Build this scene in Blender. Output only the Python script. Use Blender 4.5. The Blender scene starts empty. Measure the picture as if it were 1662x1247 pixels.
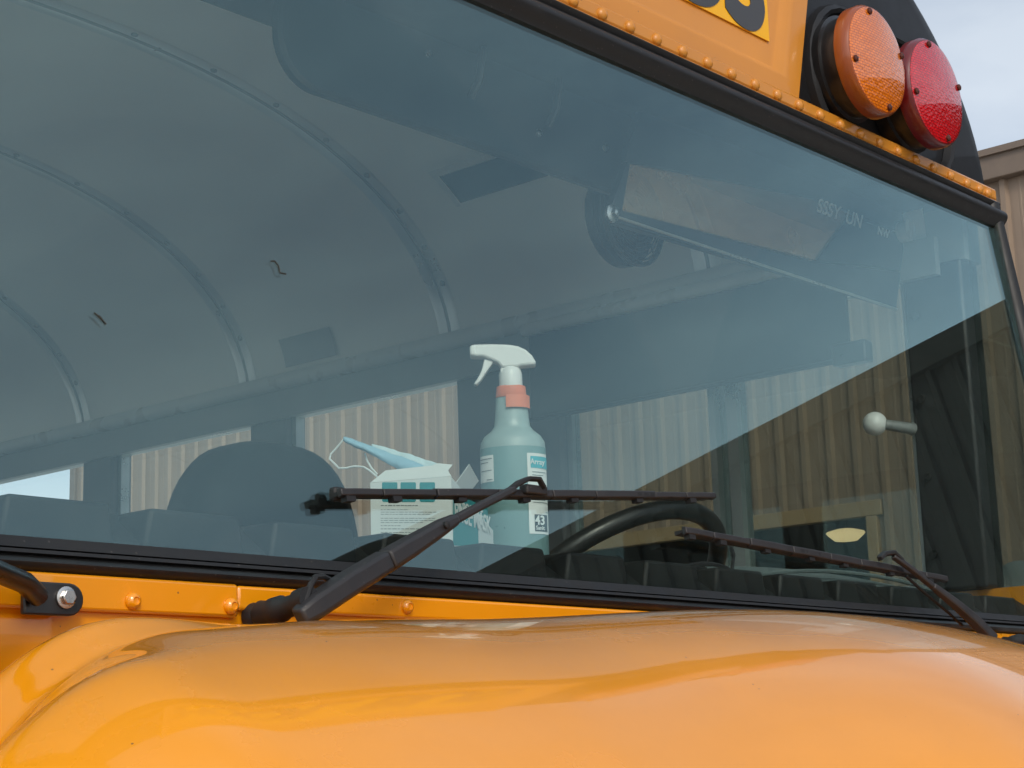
import bpy, bmesh, math, random
from mathutils import Vector as V, Matrix
random.seed(7)
scene = bpy.context.scene
C = scene.collection
R_ = math.radians
# ------------------------------------------------------------------ camera
# coordinates: x = across the bus (to the driver's side), y = towards the rear, z = up; z = 0 is eye level
EYE = 1.55                                   # eye height above the asphalt
FPX, CX, CY = 2838.0, 831.0, 623.5
yaw, pitch, roll = R_(48.75), R_(11.83), R_(-1.79)
h_ = V((math.sin(yaw), math.cos(yaw), 0)); r_ = V((math.cos(yaw), -math.sin(yaw), 0))
CF = h_ * math.cos(pitch) + V((0, 0, math.sin(pitch))); u_ = r_.cross(CF)
CR = r_ * math.cos(roll) + u_ * math.sin(roll); CU = -r_ * math.sin(roll) + u_ * math.cos(roll)
cam_d = bpy.data.cameras.new('camera'); cam = bpy.data.objects.new('camera', cam_d); C.objects.link(cam)
cam_d.sensor_width = 36; cam_d.lens = 36 * FPX / 1662; cam_d.clip_start = .02; cam_d.clip_end = 3000
m = Matrix((CR, CU, -CF)).transposed().to_4x4(); m.translation = (0, 0, EYE); cam.matrix_world = m
scene.camera = cam
# ------------------------------------------------------------------ sky, sun, exposure
SUN_AZ = R_(-36); SUN_EL = R_(36)            # azimuth from -y towards +x
sun_dir = V((math.sin(SUN_AZ) * math.cos(SUN_EL), -math.cos(SUN_AZ) * math.cos(SUN_EL), math.sin(SUN_EL)))
world = bpy.data.worlds.new('World'); scene.world = world; world.use_nodes = True
wn, wl = world.node_tree.nodes, world.node_tree.links
wn.clear()
sky = wn.new('ShaderNodeTexSky'); sky.sky_type = 'NISHITA'; sky.sun_disc = False
sky.sun_elevation = SUN_EL; sky.sun_rotation = math.atan2(sun_dir.x, sun_dir.y)
sky.air_density = 1.0; sky.dust_density = 2.5; sky.ozone_density = 1.0
tc = wn.new('ShaderNodeTexCoord'); mp = wn.new('ShaderNodeMapping'); mp.inputs['Scale'].default_value = (1, 1, 2.6)
cn = wn.new('ShaderNodeTexNoise'); cn.inputs['Scale'].default_value = 2.2; cn.inputs['Detail'].default_value = 7; cn.inputs['Roughness'].default_value = .52
cr = wn.new('ShaderNodeValToRGB'); cr.color_ramp.elements[0].position = .33; cr.color_ramp.elements[1].position = .62
cr.color_ramp.elements[0].color = (.22, .22, .22, 1); cr.color_ramp.elements[1].color = (.85, .85, .85, 1)
bw = wn.new('ShaderNodeRGBToBW'); tn = wn.new('ShaderNodeMix'); tn.data_type = 'RGBA'; tn.blend_type = 'ADD'; tn.inputs['Factor'].default_value = 1; tn.inputs['B'].default_value = (3.4, 4.0, 4.7, 1)
mixc = wn.new('ShaderNodeMix'); mixc.data_type = 'RGBA';
bg = wn.new('ShaderNodeBackground'); bg.inputs['Strength'].default_value = .096
wo = wn.new('ShaderNodeOutputWorld')
wl.new(tc.outputs['Generated'], mp.inputs['Vector']); wl.new(mp.outputs[0], cn.inputs['Vector']); wl.new(cn.outputs['Fac'], cr.inputs['Fac'])
wl.new(cr.outputs['Color'], mixc.inputs['Factor']); wl.new(sky.outputs[0], mixc.inputs['A']); wl.new(sky.outputs[0], bw.inputs[0]); wl.new(bw.outputs[0], tn.inputs['A']); wl.new(tn.outputs['Result'], mixc.inputs['B']); wl.new(mixc.outputs['Result'], bg.inputs['Color']); wl.new(bg.outputs[0], wo.inputs[0])
sl = bpy.data.lights.new('sun', 'SUN'); sl.energy = 1.0; sl.angle = R_(14); sl.color = (1, .9, .76)
so = bpy.data.objects.new('sun', sl); C.objects.link(so); so.rotation_euler = sun_dir.to_track_quat('Z', 'Y').to_euler(); so.location = (0, 0, 20)
vs = scene.view_settings; vs.view_transform = 'Standard'; vs.look = 'None'; vs.gamma = 1; vs.exposure = .42; vs.use_curve_mapping = False
cy = scene.cycles; cy.use_denoising = True; cy.use_adaptive_sampling = True; cy.adaptive_threshold = .02; cy.max_bounces = 7; cy.transparent_max_bounces = 24; cy.diffuse_bounces = 4; cy.glossy_bounces = 4
cy.caustics_reflective = False; cy.caustics_refractive = False; cy.sample_clamp_indirect = 6
# ------------------------------------------------------------------ placing helpers
def ray(px, py): return CF + CR * ((px - CX) / FPX) + CU * ((CY - py) / FPX)
def on(px, py, ax, v): d = ray(px, py); return d * (v / d[ax])
K = .14; KN = math.hypot(1, K)
W0 = V((0, 1.209, .15)); WV = V((0, K, 1)) / KN; WN = V((0, -1, K)) / KN
def WL(u, v, n=0): return W0 + V((u, 0, 0)) + WV * v + WN * n      # windshield frame: across, up the glass, outwards
def wpt(px, py, n=0):
    d = ray(px, py); o = W0 + WN * n; return d * ((o @ WN) / (d @ WN))
# ------------------------------------------------------------------ materials
def mat(name, col, rough=.5, metal=0, coat=0, spec=.5, noise=None, bump=None, trans=0, emit=None, var=0, vscale=8, ior=1.5, sheen=0):
    M = bpy.data.materials.new(name); M.use_nodes = True
    n, l = M.node_tree.nodes, M.node_tree.links; b = n['Principled BSDF']
    b.inputs['Base Color'].default_value = (*col, 1); b.inputs['Roughness'].default_value = rough; b.inputs['Metallic'].default_value = metal
    b.inputs['Coat Weight'].default_value = coat; b.inputs['Coat Roughness'].default_value = .03; b.inputs['Specular IOR Level'].default_value = spec
    b.inputs['Transmission Weight'].default_value = trans; b.inputs['IOR'].default_value = ior
    t = n.new('ShaderNodeTexCoord')
    if var:
        nz = n.new('ShaderNodeTexNoise'); nz.inputs['Scale'].default_value = vscale; nz.inputs['Detail'].default_value = 6; nz.inputs['Roughness'].default_value = .6
        l.new(t.outputs['Object'], nz.inputs['Vector'])
        mr = n.new('ShaderNodeMapRange'); mr.inputs['To Min'].default_value = 1 - var; mr.inputs['To Max'].default_value = 1 + var * .6
        mr.inputs['From Min'].default_value = .3; mr.inputs['From Max'].default_value = .7
        mx = n.new('ShaderNodeMix'); mx.data_type = 'RGBA'; mx.blend_type = 'MULTIPLY'; mx.inputs['Factor'].default_value = 1; mx.inputs['A'].default_value = (*col, 1)
        l.new(nz.outputs['Fac'], mr.inputs['Value']); l.new(mr.outputs[0], mx.inputs['B']); l.new(mx.outputs['Result'], b.inputs['Base Color'])
        m2 = n.new('ShaderNodeMapRange'); m2.inputs['From Min'].default_value = .3; m2.inputs['From Max'].default_value = .7
        m2.inputs['To Min'].default_value = max(.01, rough - .08 * (rough > .15)); m2.inputs['To Max'].default_value = rough + .08 * (rough > .15)
        l.new(nz.outputs['Fac'], m2.inputs['Value']); l.new(m2.outputs[0], b.inputs['Roughness'])
    if bump:
        bz = n.new('ShaderNodeTexNoise'); bz.inputs['Scale'].default_value = bump[0]; bz.inputs['Detail'].default_value = 3
        l.new(t.outputs['Object'], bz.inputs['Vector'])
        bp = n.new('ShaderNodeBump'); bp.inputs['Strength'].default_value = bump[1]; bp.inputs['Distance'].default_value = bump[2]
        l.new(bz.outputs['Fac'], bp.inputs['Height']); l.new(bp.outputs[0], b.inputs['Normal'])
    if emit: b.inputs['Emission Color'].default_value = (*emit[0], 1); b.inputs['Emission Strength'].default_value = emit[1]
    return M
M = {}
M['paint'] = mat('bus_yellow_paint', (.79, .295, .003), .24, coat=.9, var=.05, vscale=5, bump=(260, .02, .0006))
M['paint_cap_shaded'] = mat('shaded_cap_yellow', (.55, .215, .02), .4, coat=.35, var=.06, vscale=6, bump=(200, .03, .0006))  # bus yellow again, darkened to put the front cap's shade into its colour
M['black_paint'] = mat('gloss_black_paint', (.006, .006, .007), .5, coat=.12, spec=.35, var=.1)
M['rubber'] = mat('black_rubber', (.008, .0078, .008), .5, var=.25, vscale=30, bump=(90, .12, .001))
M['wiper'] = mat('wiper_black', (.02, .019, .021), .5, var=.2, vscale=60, bump=(700, .12, .0004))
M['wiper_dark'] = mat('wiper_dark_rubber', (.008, .008, .009), .6)
M['steel'] = mat('zinc_steel', (.62, .60, .57), .28, metal=1, var=.15, vscale=90)
M['black_metal'] = mat('black_metal', (.012, .012, .013), .35, coat=.3, var=.2, vscale=30)
M['ceiling'] = mat('ceiling_enamel', (.88, .87, .81), .38, var=.05, vscale=2.5)
M['trim'] = mat('pale_grey_enamel', (.33, .35, .35), .4, var=.06)
M['rail'] = mat('brushed_rail', (.72, .74, .72), .3, var=.05)
M['ribmetal'] = mat('satin_rib_metal', (.80, .82, .80), .34, metal=.55, var=.05)
M['mountgrey'] = mat('cast_grey_metal', (.22, .24, .24), .45, var=.1)
M['pillar'] = mat('grey_pillar', (.17, .18, .185), .45, var=.1)
M['sash'] = mat('window_sash_aluminium', (.55, .58, .56), .32, metal=.8, var=.1)
M['dark_trim'] = mat('charcoal_plastic', (.022, .024, .026), .5, var=.2, vscale=20, bump=(300, .15, .0006))
M['dash'] = mat('dashboard_plastic', (.007, .008, .008), .6, var=.25, vscale=14, bump=(240, .2, .0008))
M['hoodtrim'] = mat('instrument_hood_plastic', (.14, .18, .18), .55, var=.15, vscale=9, bump=(240, .2, .0008))
M['seat'] = mat('dark_seat_vinyl', (.010, .011, .013), .55, var=.15, bump=(160, .2, .001))
M['pseat'] = mat('passenger_seat_vinyl', (.13, .15, .17), .5, var=.15, bump=(160, .2, .001))
M['floor'] = mat('ribbed_grey_floor', (.30, .30, .29), .6)
M['mirrorback'] = mat('mirror_back', (.018, .022, .028), .45, var=.1)
M['mirror'] = mat('mirror_glass', (.8, .8, .8), .02, metal=1)
M['wheel'] = mat('steering_wheel_black', (.012, .013, .013), .38, var=.2, vscale=30)
M['white_plastic'] = mat('white_plastic', (.78, .80, .79), .35, var=.03)
M['bottle'] = mat('cloudy_bottle_plastic', (.40, .54, .54), .35, var=.05, vscale=20, trans=.25)
M['liquid'] = mat('cleaner_in_bottle', (.22, .39, .40), .35, var=.06, vscale=20, trans=.2)
M['tape'] = mat('red_tape', (.78, .22, .11), .55, var=.08, vscale=60)
M['label'] = mat('white_label', (.74, .77, .76), .5)
M['ink'] = mat('dark_ink', (.03, .04, .045), .6)
M['greyink'] = mat('grey_ink', (.20, .24, .25), .6)
M['teal'] = mat('teal_print', (.02, .27, .29), .5, var=.05)
M['logoblue'] = mat('logo_blue', (.06, .42, .50), .5)
M['carton'] = mat('white_carton', (.70, .74, .73), .55, var=.04)
M['mask'] = mat('blue_mask_cloth', (.30, .50, .62), .8, bump=(900, .3, .0005))
M['maskin'] = mat('pale_mask_cloth', (.55, .70, .74), .8)
M['cord'] = mat('ear_loop', (.75, .80, .80), .8)
M['signyellow'] = mat('reflective_yellow', (.83, .42, .0), .45, var=.04)
M['signblack'] = mat('sign_letter_black', (.045, .047, .052), .4)
M['screw'] = mat('lens_screw', (.10, .03, .02), .4, metal=.5)
M['asphalt'] = mat('pale_concrete', (.42, .40, .37), .85, var=.2, vscale=3, bump=(60, .5, .01))
M['siding'] = mat('tan_metal_siding', (.245, .182, .132), .5, var=.10, vscale=.7)
M['siding_trim'] = mat('brown_metal_trim', (.17, .13, .10), .5, var=.08)
M['dark_siding'] = mat('dimmed_siding', (.020, .017, .014), .8, spec=.15, var=.1, vscale=.7)  # siding made near black so its reflection in the glass stays dim
M['door_trim'] = mat('tan_door_trim', (.30, .20, .10), .5, var=.08)
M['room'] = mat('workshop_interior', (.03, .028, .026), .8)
M['lamp'] = mat('warm_lamp_glass', (.9, .8, .6), .4, emit=((1, .70, .36), 1.1))
M['conv'] = mat('mirror_housing', (.16, .19, .18), .4, coat=.4)
M['orange'] = mat('reflected_orange', (.55, .17, .03), .35)  # flat colour for the orange reflected in the convex mirror
M['leaf'] = mat('dry_grass', (.03, .03, .025), .8)
def specks(M_, scale, thr, amt, dark):         # grit and bug marks on paint
    n, l = M_.node_tree.nodes, M_.node_tree.links; b = n['Principled BSDF']; t = n.new('ShaderNodeTexCoord')
    vo = n.new('ShaderNodeTexVoronoi'); vo.inputs['Scale'].default_value = scale; l.new(t.outputs['Object'], vo.inputs['Vector'])
    lt = n.new('ShaderNodeMath'); lt.operation = 'LESS_THAN'; lt.inputs[1].default_value = thr; l.new(vo.outputs['Distance'], lt.inputs[0])
    sp = n.new('ShaderNodeSeparateColor'); l.new(vo.outputs['Color'], sp.inputs[0])
    gt = n.new('ShaderNodeMath'); gt.operation = 'GREATER_THAN'; gt.inputs[1].default_value = 1 - amt; l.new(sp.outputs[0], gt.inputs[0])
    mu = n.new('ShaderNodeMath'); mu.operation = 'MULTIPLY'; l.new(lt.outputs[0], mu.inputs[0]); l.new(gt.outputs[0], mu.inputs[1])
    mx = n.new('ShaderNodeMix'); mx.data_type = 'RGBA'; src = b.inputs['Base Color'].links[0].from_socket
    l.new(mu.outputs[0], mx.inputs['Factor']); l.new(src, mx.inputs['A']); mx.inputs['B'].default_value = (*dark, 1); l.new(mx.outputs['Result'], b.inputs['Base Color'])
    cw = n.new('ShaderNodeMath'); cw.operation = 'SUBTRACT'; cw.inputs[0].default_value = b.inputs['Coat Weight'].default_value; cw.use_clamp = True; l.new(mu.outputs[0], cw.inputs[1]); l.new(cw.outputs[0], b.inputs['Coat Weight'])
    dn = n.new('ShaderNodeTexNoise'); dn.inputs['Scale'].default_value = 7; dn.inputs['Detail'].default_value = 9; dn.inputs['Roughness'].default_value = .7; l.new(t.outputs['Object'], dn.inputs['Vector'])
    dr = n.new('ShaderNodeMapRange'); dr.inputs['From Min'].default_value = .4; dr.inputs['From Max'].default_value = .75; dr.inputs['To Min'].default_value = .015; dr.inputs['To Max'].default_value = .05; l.new(dn.outputs['Fac'], dr.inputs[0]); l.new(dr.outputs[0], b.inputs['Coat Roughness'])
specks(M['paint'], 55, .05, .22, (.22, .10, .03)); specks(M['paint_cap_shaded'], 45, .05, .2, (.25, .11, .03)); specks(M['rubber'], 120, .12, .35, (.05, .045, .04)); specks(M['wiper'], 160, .12, .3, (.07, .065, .06))
def streak(M_, lo, scale=(1, 6, .25)):        # weathering streaks that run down sheet metal
    n, l = M_.node_tree.nodes, M_.node_tree.links; b = n['Principled BSDF']
    t = n.new('ShaderNodeTexCoord'); mpp = n.new('ShaderNodeMapping'); mpp.inputs['Scale'].default_value = scale
    g = n.new('ShaderNodeTexNoise'); g.inputs['Scale'].default_value = 2.5; g.inputs['Detail'].default_value = 5
    rr = n.new('ShaderNodeMapRange'); rr.inputs['From Min'].default_value = .35; rr.inputs['From Max'].default_value = .65; rr.inputs['To Min'].default_value = lo; rr.inputs['To Max'].default_value = 1.08
    mx = n.new('ShaderNodeMix'); mx.data_type = 'RGBA'; mx.blend_type = 'MULTIPLY'; mx.inputs['Factor'].default_value = 1
    src = b.inputs['Base Color'].links[0].from_socket
    l.new(t.outputs['Object'], mpp.inputs[0]); l.new(mpp.outputs[0], g.inputs[0]); l.new(g.outputs['Fac'], rr.inputs[0])
    l.new(src, mx.inputs['A']); l.new(rr.outputs[0], mx.inputs['B']); l.new(mx.outputs['Result'], b.inputs['Base Color'])
streak(M['siding'], .88, (1, .9, .25))
def glass_mat(name, tint, mult, dust, arcs=(), dcol=(.55, .56, .55)):
    G = bpy.data.materials.new(name); G.use_nodes = True; n, l = G.node_tree.nodes, G.node_tree.links; n.clear()
    o = n.new('ShaderNodeOutputMaterial'); t = n.new('ShaderNodeBsdfTransparent'); t.inputs[0].default_value = (*tint, 1)
    g = n.new('ShaderNodeBsdfGlossy'); g.inputs['Roughness'].default_value = 0; g.inputs['Color'].default_value = (.69, .98, 1, 1)
    ge = n.new('ShaderNodeNewGeometry'); dt = n.new('ShaderNodeVectorMath'); dt.operation = 'DOT_PRODUCT'
    l.new(ge.outputs['Incoming'], dt.inputs[0]); l.new(ge.outputs['Normal'], dt.inputs[1])
    def mth(op, x, y=None, clamp=False):
        q = n.new('ShaderNodeMath'); q.operation = op; q.use_clamp = clamp
        for i_, v_ in enumerate((x, y)):
            if v_ is None: continue
            if isinstance(v_, (int, float)): q.inputs[i_].default_value = v_
            else: l.new(v_, q.inputs[i_])
        return q.outputs[0]
    sch = mth('POWER', mth('SUBTRACT', 1.0, mth('ABSOLUTE', dt.outputs['Value'])), 5.0)    # Schlick reflectance, the same from either side
    fac = mth('MULTIPLY', mth('ADD', mth('MULTIPLY', sch, .955), .045), mult, True)
    mx = n.new('ShaderNodeMixShader'); l.new(fac, mx.inputs[0]); l.new(t.outputs[0], mx.inputs[1]); l.new(g.outputs[0], mx.inputs[2])
    d = n.new('ShaderNodeBsdfDiffuse'); d.inputs[0].default_value = (*dcol, 1)
    tc = n.new('ShaderNodeTexCoord'); nz = n.new('ShaderNodeTexNoise'); nz.inputs['Scale'].default_value = 3.2; nz.inputs['Detail'].default_value = 8; nz.inputs['Roughness'].default_value = .65
    l.new(tc.outputs['Object'], nz.inputs[0])
    mr = n.new('ShaderNodeMapRange'); mr.inputs['From Min'].default_value = .35; mr.inputs['From Max'].default_value = .75; mr.inputs['To Min'].default_value = dust * .3; mr.inputs['To Max'].default_value = dust
    l.new(nz.outputs['Fac'], mr.inputs[0]); dfac = mr.outputs[0]
    if arcs:
        sw_ = None
        for pv_, r0_, r1_ in arcs:
            ds = n.new('ShaderNodeVectorMath'); ds.operation = 'DISTANCE'; l.new(tc.outputs['Object'], ds.inputs[0]); ds.inputs[1].default_value = pv_
            ra_ = mth('MULTIPLY', mth('GREATER_THAN', ds.outputs['Value'], r0_), mth('LESS_THAN', ds.outputs['Value'], r1_))
            fine = n.new('ShaderNodeTexNoise'); fine.noise_dimensions = '1D'; fine.inputs['Scale'].default_value = 70; fine.inputs['Detail'].default_value = 5; l.new(ds.outputs['Value'], fine.inputs['W'])
            kk = mth('MULTIPLY', ra_, mth('SUBTRACT', 1.0, mth('MULTIPLY', fine.outputs['Fac'], .75))); sw_ = kk if sw_ is None else mth('MAXIMUM', sw_, kk)
        dfac = mth('MULTIPLY', dfac, mth('SUBTRACT', 1.0, sw_))
    m2 = n.new('ShaderNodeMixShader'); l.new(dfac, m2.inputs[0]); l.new(mx.outputs[0], m2.inputs[1]); l.new(d.outputs[0], m2.inputs[2]); l.new(m2.outputs[0], o.inputs[0])
    return G
M['windshield'] = glass_mat('tinted_windshield_glass', (.945, .985, .97), 2.0, .015, (((1.04, 1.2, .12), .09, .74), ((2.42, 1.2, .12), .09, .70)))
M['sideglass'] = glass_mat('side_window_glass', (.97, .99, .985), .9, .012)
M['driverglass'] = glass_mat('tinted_driver_window_glass', (.66, .69, .655), .9, .012)
M['amber_visor'] = glass_mat('tinted_visor_acrylic', (.80, .66, .50), .6, .5, (), (.58, .42, .28))
def lens_mat(name, col, deep):
    L = mat(name, col, .12, coat=1, spec=.6); n, l = L.node_tree.nodes, L.node_tree.links; b = n['Principled BSDF']
    t = n.new('ShaderNodeTexCoord'); br = n.new('ShaderNodeTexBrick'); br.inputs['Scale'].default_value = 55; br.inputs['Mortar Size'].default_value = .035
    br.inputs['Color1'].default_value = (*col, 1); br.inputs['Color2'].default_value = (*[c * .8 for c in col], 1); br.inputs['Mortar'].default_value = (*deep, 1)
    mpn = n.new('ShaderNodeMapping'); mpn.inputs['Rotation'].default_value = (R_(90), 0, 0)
    l.new(t.outputs['Object'], mpn.inputs[0]); l.new(mpn.outputs[0], br.inputs['Vector']); l.new(br.outputs['Color'], b.inputs['Base Color'])
    bp = n.new('ShaderNodeBump'); bp.inputs['Strength'].default_value = .35; bp.inputs['Distance'].default_value = .002
    vo = n.new('ShaderNodeTexVoronoi'); vo.inputs['Scale'].default_value = 150; l.new(t.outputs['Object'], vo.inputs['Vector'])
    l.new(vo.outputs['Distance'], bp.inputs['Height']); l.new(bp.outputs[0], b.inputs['Normal'])
    b.inputs['Coat Roughness'].default_value = .02; b.inputs['Coat IOR'].default_value = 1.6; b.inputs['Subsurface Weight'].default_value = 0
    b.inputs['Roughness'].default_value = .2
    return L
M['amber_lens'] = lens_mat('amber_lens', (.78, .19, .004), (.36, .07, .002))
M['red_lens'] = lens_mat('red_lens', (.60, .004, .010), (.26, .001, .003))
M['amber_rim'] = mat('amber_rim', (.26, .055, .004), .3, coat=.5)
M['red_rim'] = mat('red_rim', (.12, .003, .004), .3, coat=.5)
# ------------------------------------------------------------------ mesh helpers
class MB:
    def __init__(s): s.v = []; s.f = []
    def add(s, vs, fs):
        o = len(s.v); s.v += [tuple(p) for p in vs]; s.f += [tuple(i + o for i in f) for f in fs]; return s
    def box(s, c, size, rot=None):
        c = V(c); hx, hy, hz = [q / 2 for q in size]; P = [V((x, y, z)) for x in (-hx, hx) for y in (-hy, hy) for z in (-hz, hz)]
        if rot is not None: P = [rot @ p for p in P]
        return s.add([c + p for p in P], [(0, 1, 3, 2), (4, 6, 7, 5), (0, 4, 5, 1), (2, 3, 7, 6), (0, 2, 6, 4), (1, 5, 7, 3)])
    def box2(s, a, b): a, b = V(a), V(b); return s.box((a + b) / 2, [abs(q) for q in (b - a)])
    def prism(s, poly, d):            # poly: list of points in a plane, d: offset vector
        n = len(poly); P = [V(p) for p in poly]; d = V(d)
        return s.add(P + [p + d for p in P], [tuple(range(n))[::-1], tuple(range(n, 2 * n))] + [(i, (i + 1) % n, n + (i + 1) % n, n + i) for i in range(n)])
    def rings(s, rings, close=True, cap0=True, cap1=True):
        n = len(rings[0]); vs = [p for r in rings for p in r]; fs = []
        for i in range(len(rings) - 1):
            for j in range(n if close else n - 1):
                a, b = i * n + j, i * n + (j + 1) % n; fs.append((a, b, b + n, a + n))
        if cap0: fs.append(tuple(range(n))[::-1])
        if cap1: fs.append(tuple(range((len(rings) - 1) * n, len(rings) * n)))
        return s.add(vs, fs)
    def tube(s, pts, rad, seg=10, cap=True):
        pts = [V(p) for p in pts]; rads = rad if isinstance(rad, (list, tuple)) else [rad] * len(pts); rings = []; up = None
        for i, p in enumerate(pts):
            t = (pts[min(i + 1, len(pts) - 1)] - pts[max(i - 1, 0)]).normalized()
            if up is None: up = t.orthogonal().normalized()
            up = (up - t * (up @ t)).normalized(); w = t.cross(up)
            rings.append([p + (up * math.cos(a) + w * math.sin(a)) * rads[i] for a in [2 * math.pi * j / seg for j in range(seg)]])
        return s.rings(rings, True, cap, cap)
    def sweep(s, pts, wid, hei, nrm):  # rectangular section, width across, height along nrm
        pts = [V(p) for p in pts]; nrm = V(nrm).normalized(); rings = []
        for i, p in enumerate(pts):
            t = (pts[min(i + 1, len(pts) - 1)] - pts[max(i - 1, 0)]).normalized(); sd = t.cross(nrm).normalized()
            w = wid[i] if isinstance(wid, (list, tuple)) else wid; h = hei[i] if isinstance(hei, (list, tuple)) else hei
            rings.append([p + sd * w / 2, p + sd * w * .32 + nrm * h, p - sd * w * .32 + nrm * h, p - sd * w / 2])
        return s.rings(rings)
    def lathe(s, prof, o, ax=(0, 0, 1), seg=32, sx=1, sy=1, ref=None, cap=True):  # prof: (r, h)
        ax = V(ax).normalized(); e = (V(ref) if ref else ax.orthogonal()); e = (e - ax * (e @ ax)).normalized(); w = ax.cross(e); o = V(o)
        rings = [[o + ax * h + e * (r * sx * math.cos(a)) + w * (r * sy * math.sin(a)) for a in [2 * math.pi * j / seg for j in range(seg)]] for r, h in prof]
        return s.rings(rings, True, cap, cap)
    def build(s, name, m, parent=None, smooth=40, bevel=0, sub=0, seg=2):
        me = bpy.data.meshes.new(name); me.from_pydata(s.v, [], s.f); me.validate(); 
        bm = bmesh.new(); bm.from_mesh(me); bmesh.ops.recalc_face_normals(bm, faces=bm.faces); bm.to_mesh(me); bm.free()
        me.materials.append(M[m] if isinstance(m, str) else m)
        if smooth:
            for p in me.polygons: p.use_smooth = True
            me.set_sharp_from_angle(angle=R_(smooth))
        return link(name, me, parent, bevel, sub, seg)
def link(name, me, parent=None, bevel=0, sub=0, seg=2):
    o = bpy.data.objects.new(name, me); C.objects.link(o)
    if parent is not None: setp(o, parent)
    if bevel: b = o.modifiers.new('bevel', 'BEVEL'); b.width = bevel; b.segments = seg; b.limit_method = 'ANGLE'; b.angle_limit = R_(40)
    if sub: b = o.modifiers.new('sub', 'SUBSURF'); b.levels = b.render_levels = sub
    return o
def world_loc(o): return o.location.copy()
def setp(o, parent): o.parent = parent; o.matrix_parent_inverse = Matrix.Translation(-world_loc(parent))
def tag(o, label=None, cat=None, group=None, kind=None):
    for k_, v_ in (('label', label), ('category', cat), ('group', group), ('kind', kind)):
        if v_: o[k_] = v_
    return o
def empty(name, loc): o = bpy.data.objects.new(name, None); C.objects.link(o); o.location = loc; o.empty_display_size = .2; return o
def text_mesh(body, size, mtx, m, name, parent, depth=.001, bold=0, shear=0, align='LEFT', spacing=1):
    c = bpy.data.curves.new(name, 'FONT'); c.body = body; c.size = size; c.extrude = depth; c.offset = bold; c.shear = shear; c.align_x = align; c.space_character = spacing; c.resolution_u = 10
    t = bpy.data.objects.new(name, c); C.objects.link(t); bpy.context.view_layer.update()
    me = bpy.data.meshes.new_from_object(t); bpy.data.objects.remove(t); me.transform(mtx); me.materials.clear(); me.materials.append(M[m]); me.name = name
    return link(name, me, parent)
def frame(o, ex, ey): ex, ey = V(ex).normalized(), V(ey).normalized(); ez = ex.cross(ey); mm = Matrix((ex, ey, ez)).transposed().to_4x4(); mm.translation = V(o); return mm
def circ(n, r=1, a0=0): return [(r * math.cos(a0 + 2 * math.pi * i / n), r * math.sin(a0 + 2 * math.pi * i / n)) for i in range(n)]
XC = 1.6                                       # bus centre line
GZ = -EYE
# ================================================================== GROUND
tag(MB().add([(-400, -400, GZ), (400, -400, GZ), (400, 400, GZ), (-400, 400, GZ)], [(0, 1, 2, 3)]).build('concrete_yard', 'asphalt', smooth=0), kind='structure')
# ================================================================== SIDING BUILDINGS
RIB = .305
def panel_mesh(name, h, ribs=3, m='siding'):               # sheet in local y (along the wall), z up, ribs stand out towards -x
    prof = []
    for r in range(ribs):
        y = r * RIB
        prof += [(y, 0), (y + .02, 0), (y + .045, -.042), (y + .098, -.042), (y + .123, 0), (y + .2, 0), (y + .206, -.003), (y + .222, -.003), (y + .228, 0)]
    prof.append((ribs * RIB - .0015, 0))
    b = MB(); n = len(prof)
    vs = [(x, y, 0) for y, x in prof] + [(x, y, h) for y, x in prof]
    b.add(vs, [(i, i + 1, n + i + 1, n + i) for i in range(n - 1)])
    b.add([(.02, 0, 0), (.02, ribs * RIB - .0015, 0), (.02, ribs * RIB - .0015, h), (.02, 0, h)], [(0, 1, 2, 3)])
    me = bpy.data.meshes.new(name); me.from_pydata(b.v, [], b.f); me.materials.append(M[m]); return me
def siding_wall(parent, xw, y0, n, ztop, skip=(), zdoor=0, m='siding'):
    full = panel_mesh('wall_panel', ztop - GZ, 3, m); short = panel_mesh('wall_panel_over_door', ztop - zdoor) if skip else None
    for i in range(n):
        s = i in skip
        o = bpy.data.objects.new('wall_panel', short if s else full); C.objects.link(o); setp(o, parent); o.location = V((xw + (.003 if i % 2 else 0), y0 + i * .915, zdoor if s else GZ))
XB, ZB = 15.5, 5.58
bld = empty('metal_workshop', (XB, 8.89, GZ)); tag(bld, 'long tan corrugated metal workshop alongside the bus with an open doorway', 'building')
NS = 20; YB0 = 8.89 - .915 * 5; YB1 = YB0 + .915 * NS
siding_wall(bld, XB, YB0, NS, ZB - .05, skip=(5, 6, 7, 8, 9), zdoor=2.30)
MB().box2((XB - .12, YB0 - .1, ZB - .27), (XB + .1, YB1 + .1, ZB)).build('eave_fascia', 'siding_trim', bld, bevel=.012)
MB().box2((XB - .16, YB0 - .12, ZB - .035), (XB - .121, YB1 + .12, ZB + .03)).build('drip_edge', 'siding_trim', bld)
MB().add([(XB - .1, YB0, ZB), (XB - .1, YB1, ZB), (XB + 9, YB1, ZB + 1.6), (XB + 9, YB0, ZB + 1.6)], [(0, 1, 2, 3)]).build('roof', 'siding_trim', bld, smooth=0)
for y_ in (YB1 - .08, YB0 - .02): MB().box2((XB + .03, y_, GZ), (XB + 9, y_ + .1, ZB - .02)).build('end_wall', 'siding', bld, smooth=0)
MB().box2((XB + 9.01, YB0, GZ), (XB + 9.1, YB1, ZB + 1.5)).build('back_wall', 'siding', bld, smooth=0)
MB().box2((XB - .06, 8.70, 2.19), (XB + .05, 13.6, 2.345)).build('door_header', 'door_trim', bld, bevel=.008)
MB().box2((XB - .06, 8.76, GZ), (XB + .05, 8.885, 2.188)).build('door_jamb', 'door_trim', bld, bevel=.008)
MB().box2((XB + .3, 7.5, GZ + .01), (XB + 8.5, 15, GZ + .03)).build('workshop_floor', 'room', bld)
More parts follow.
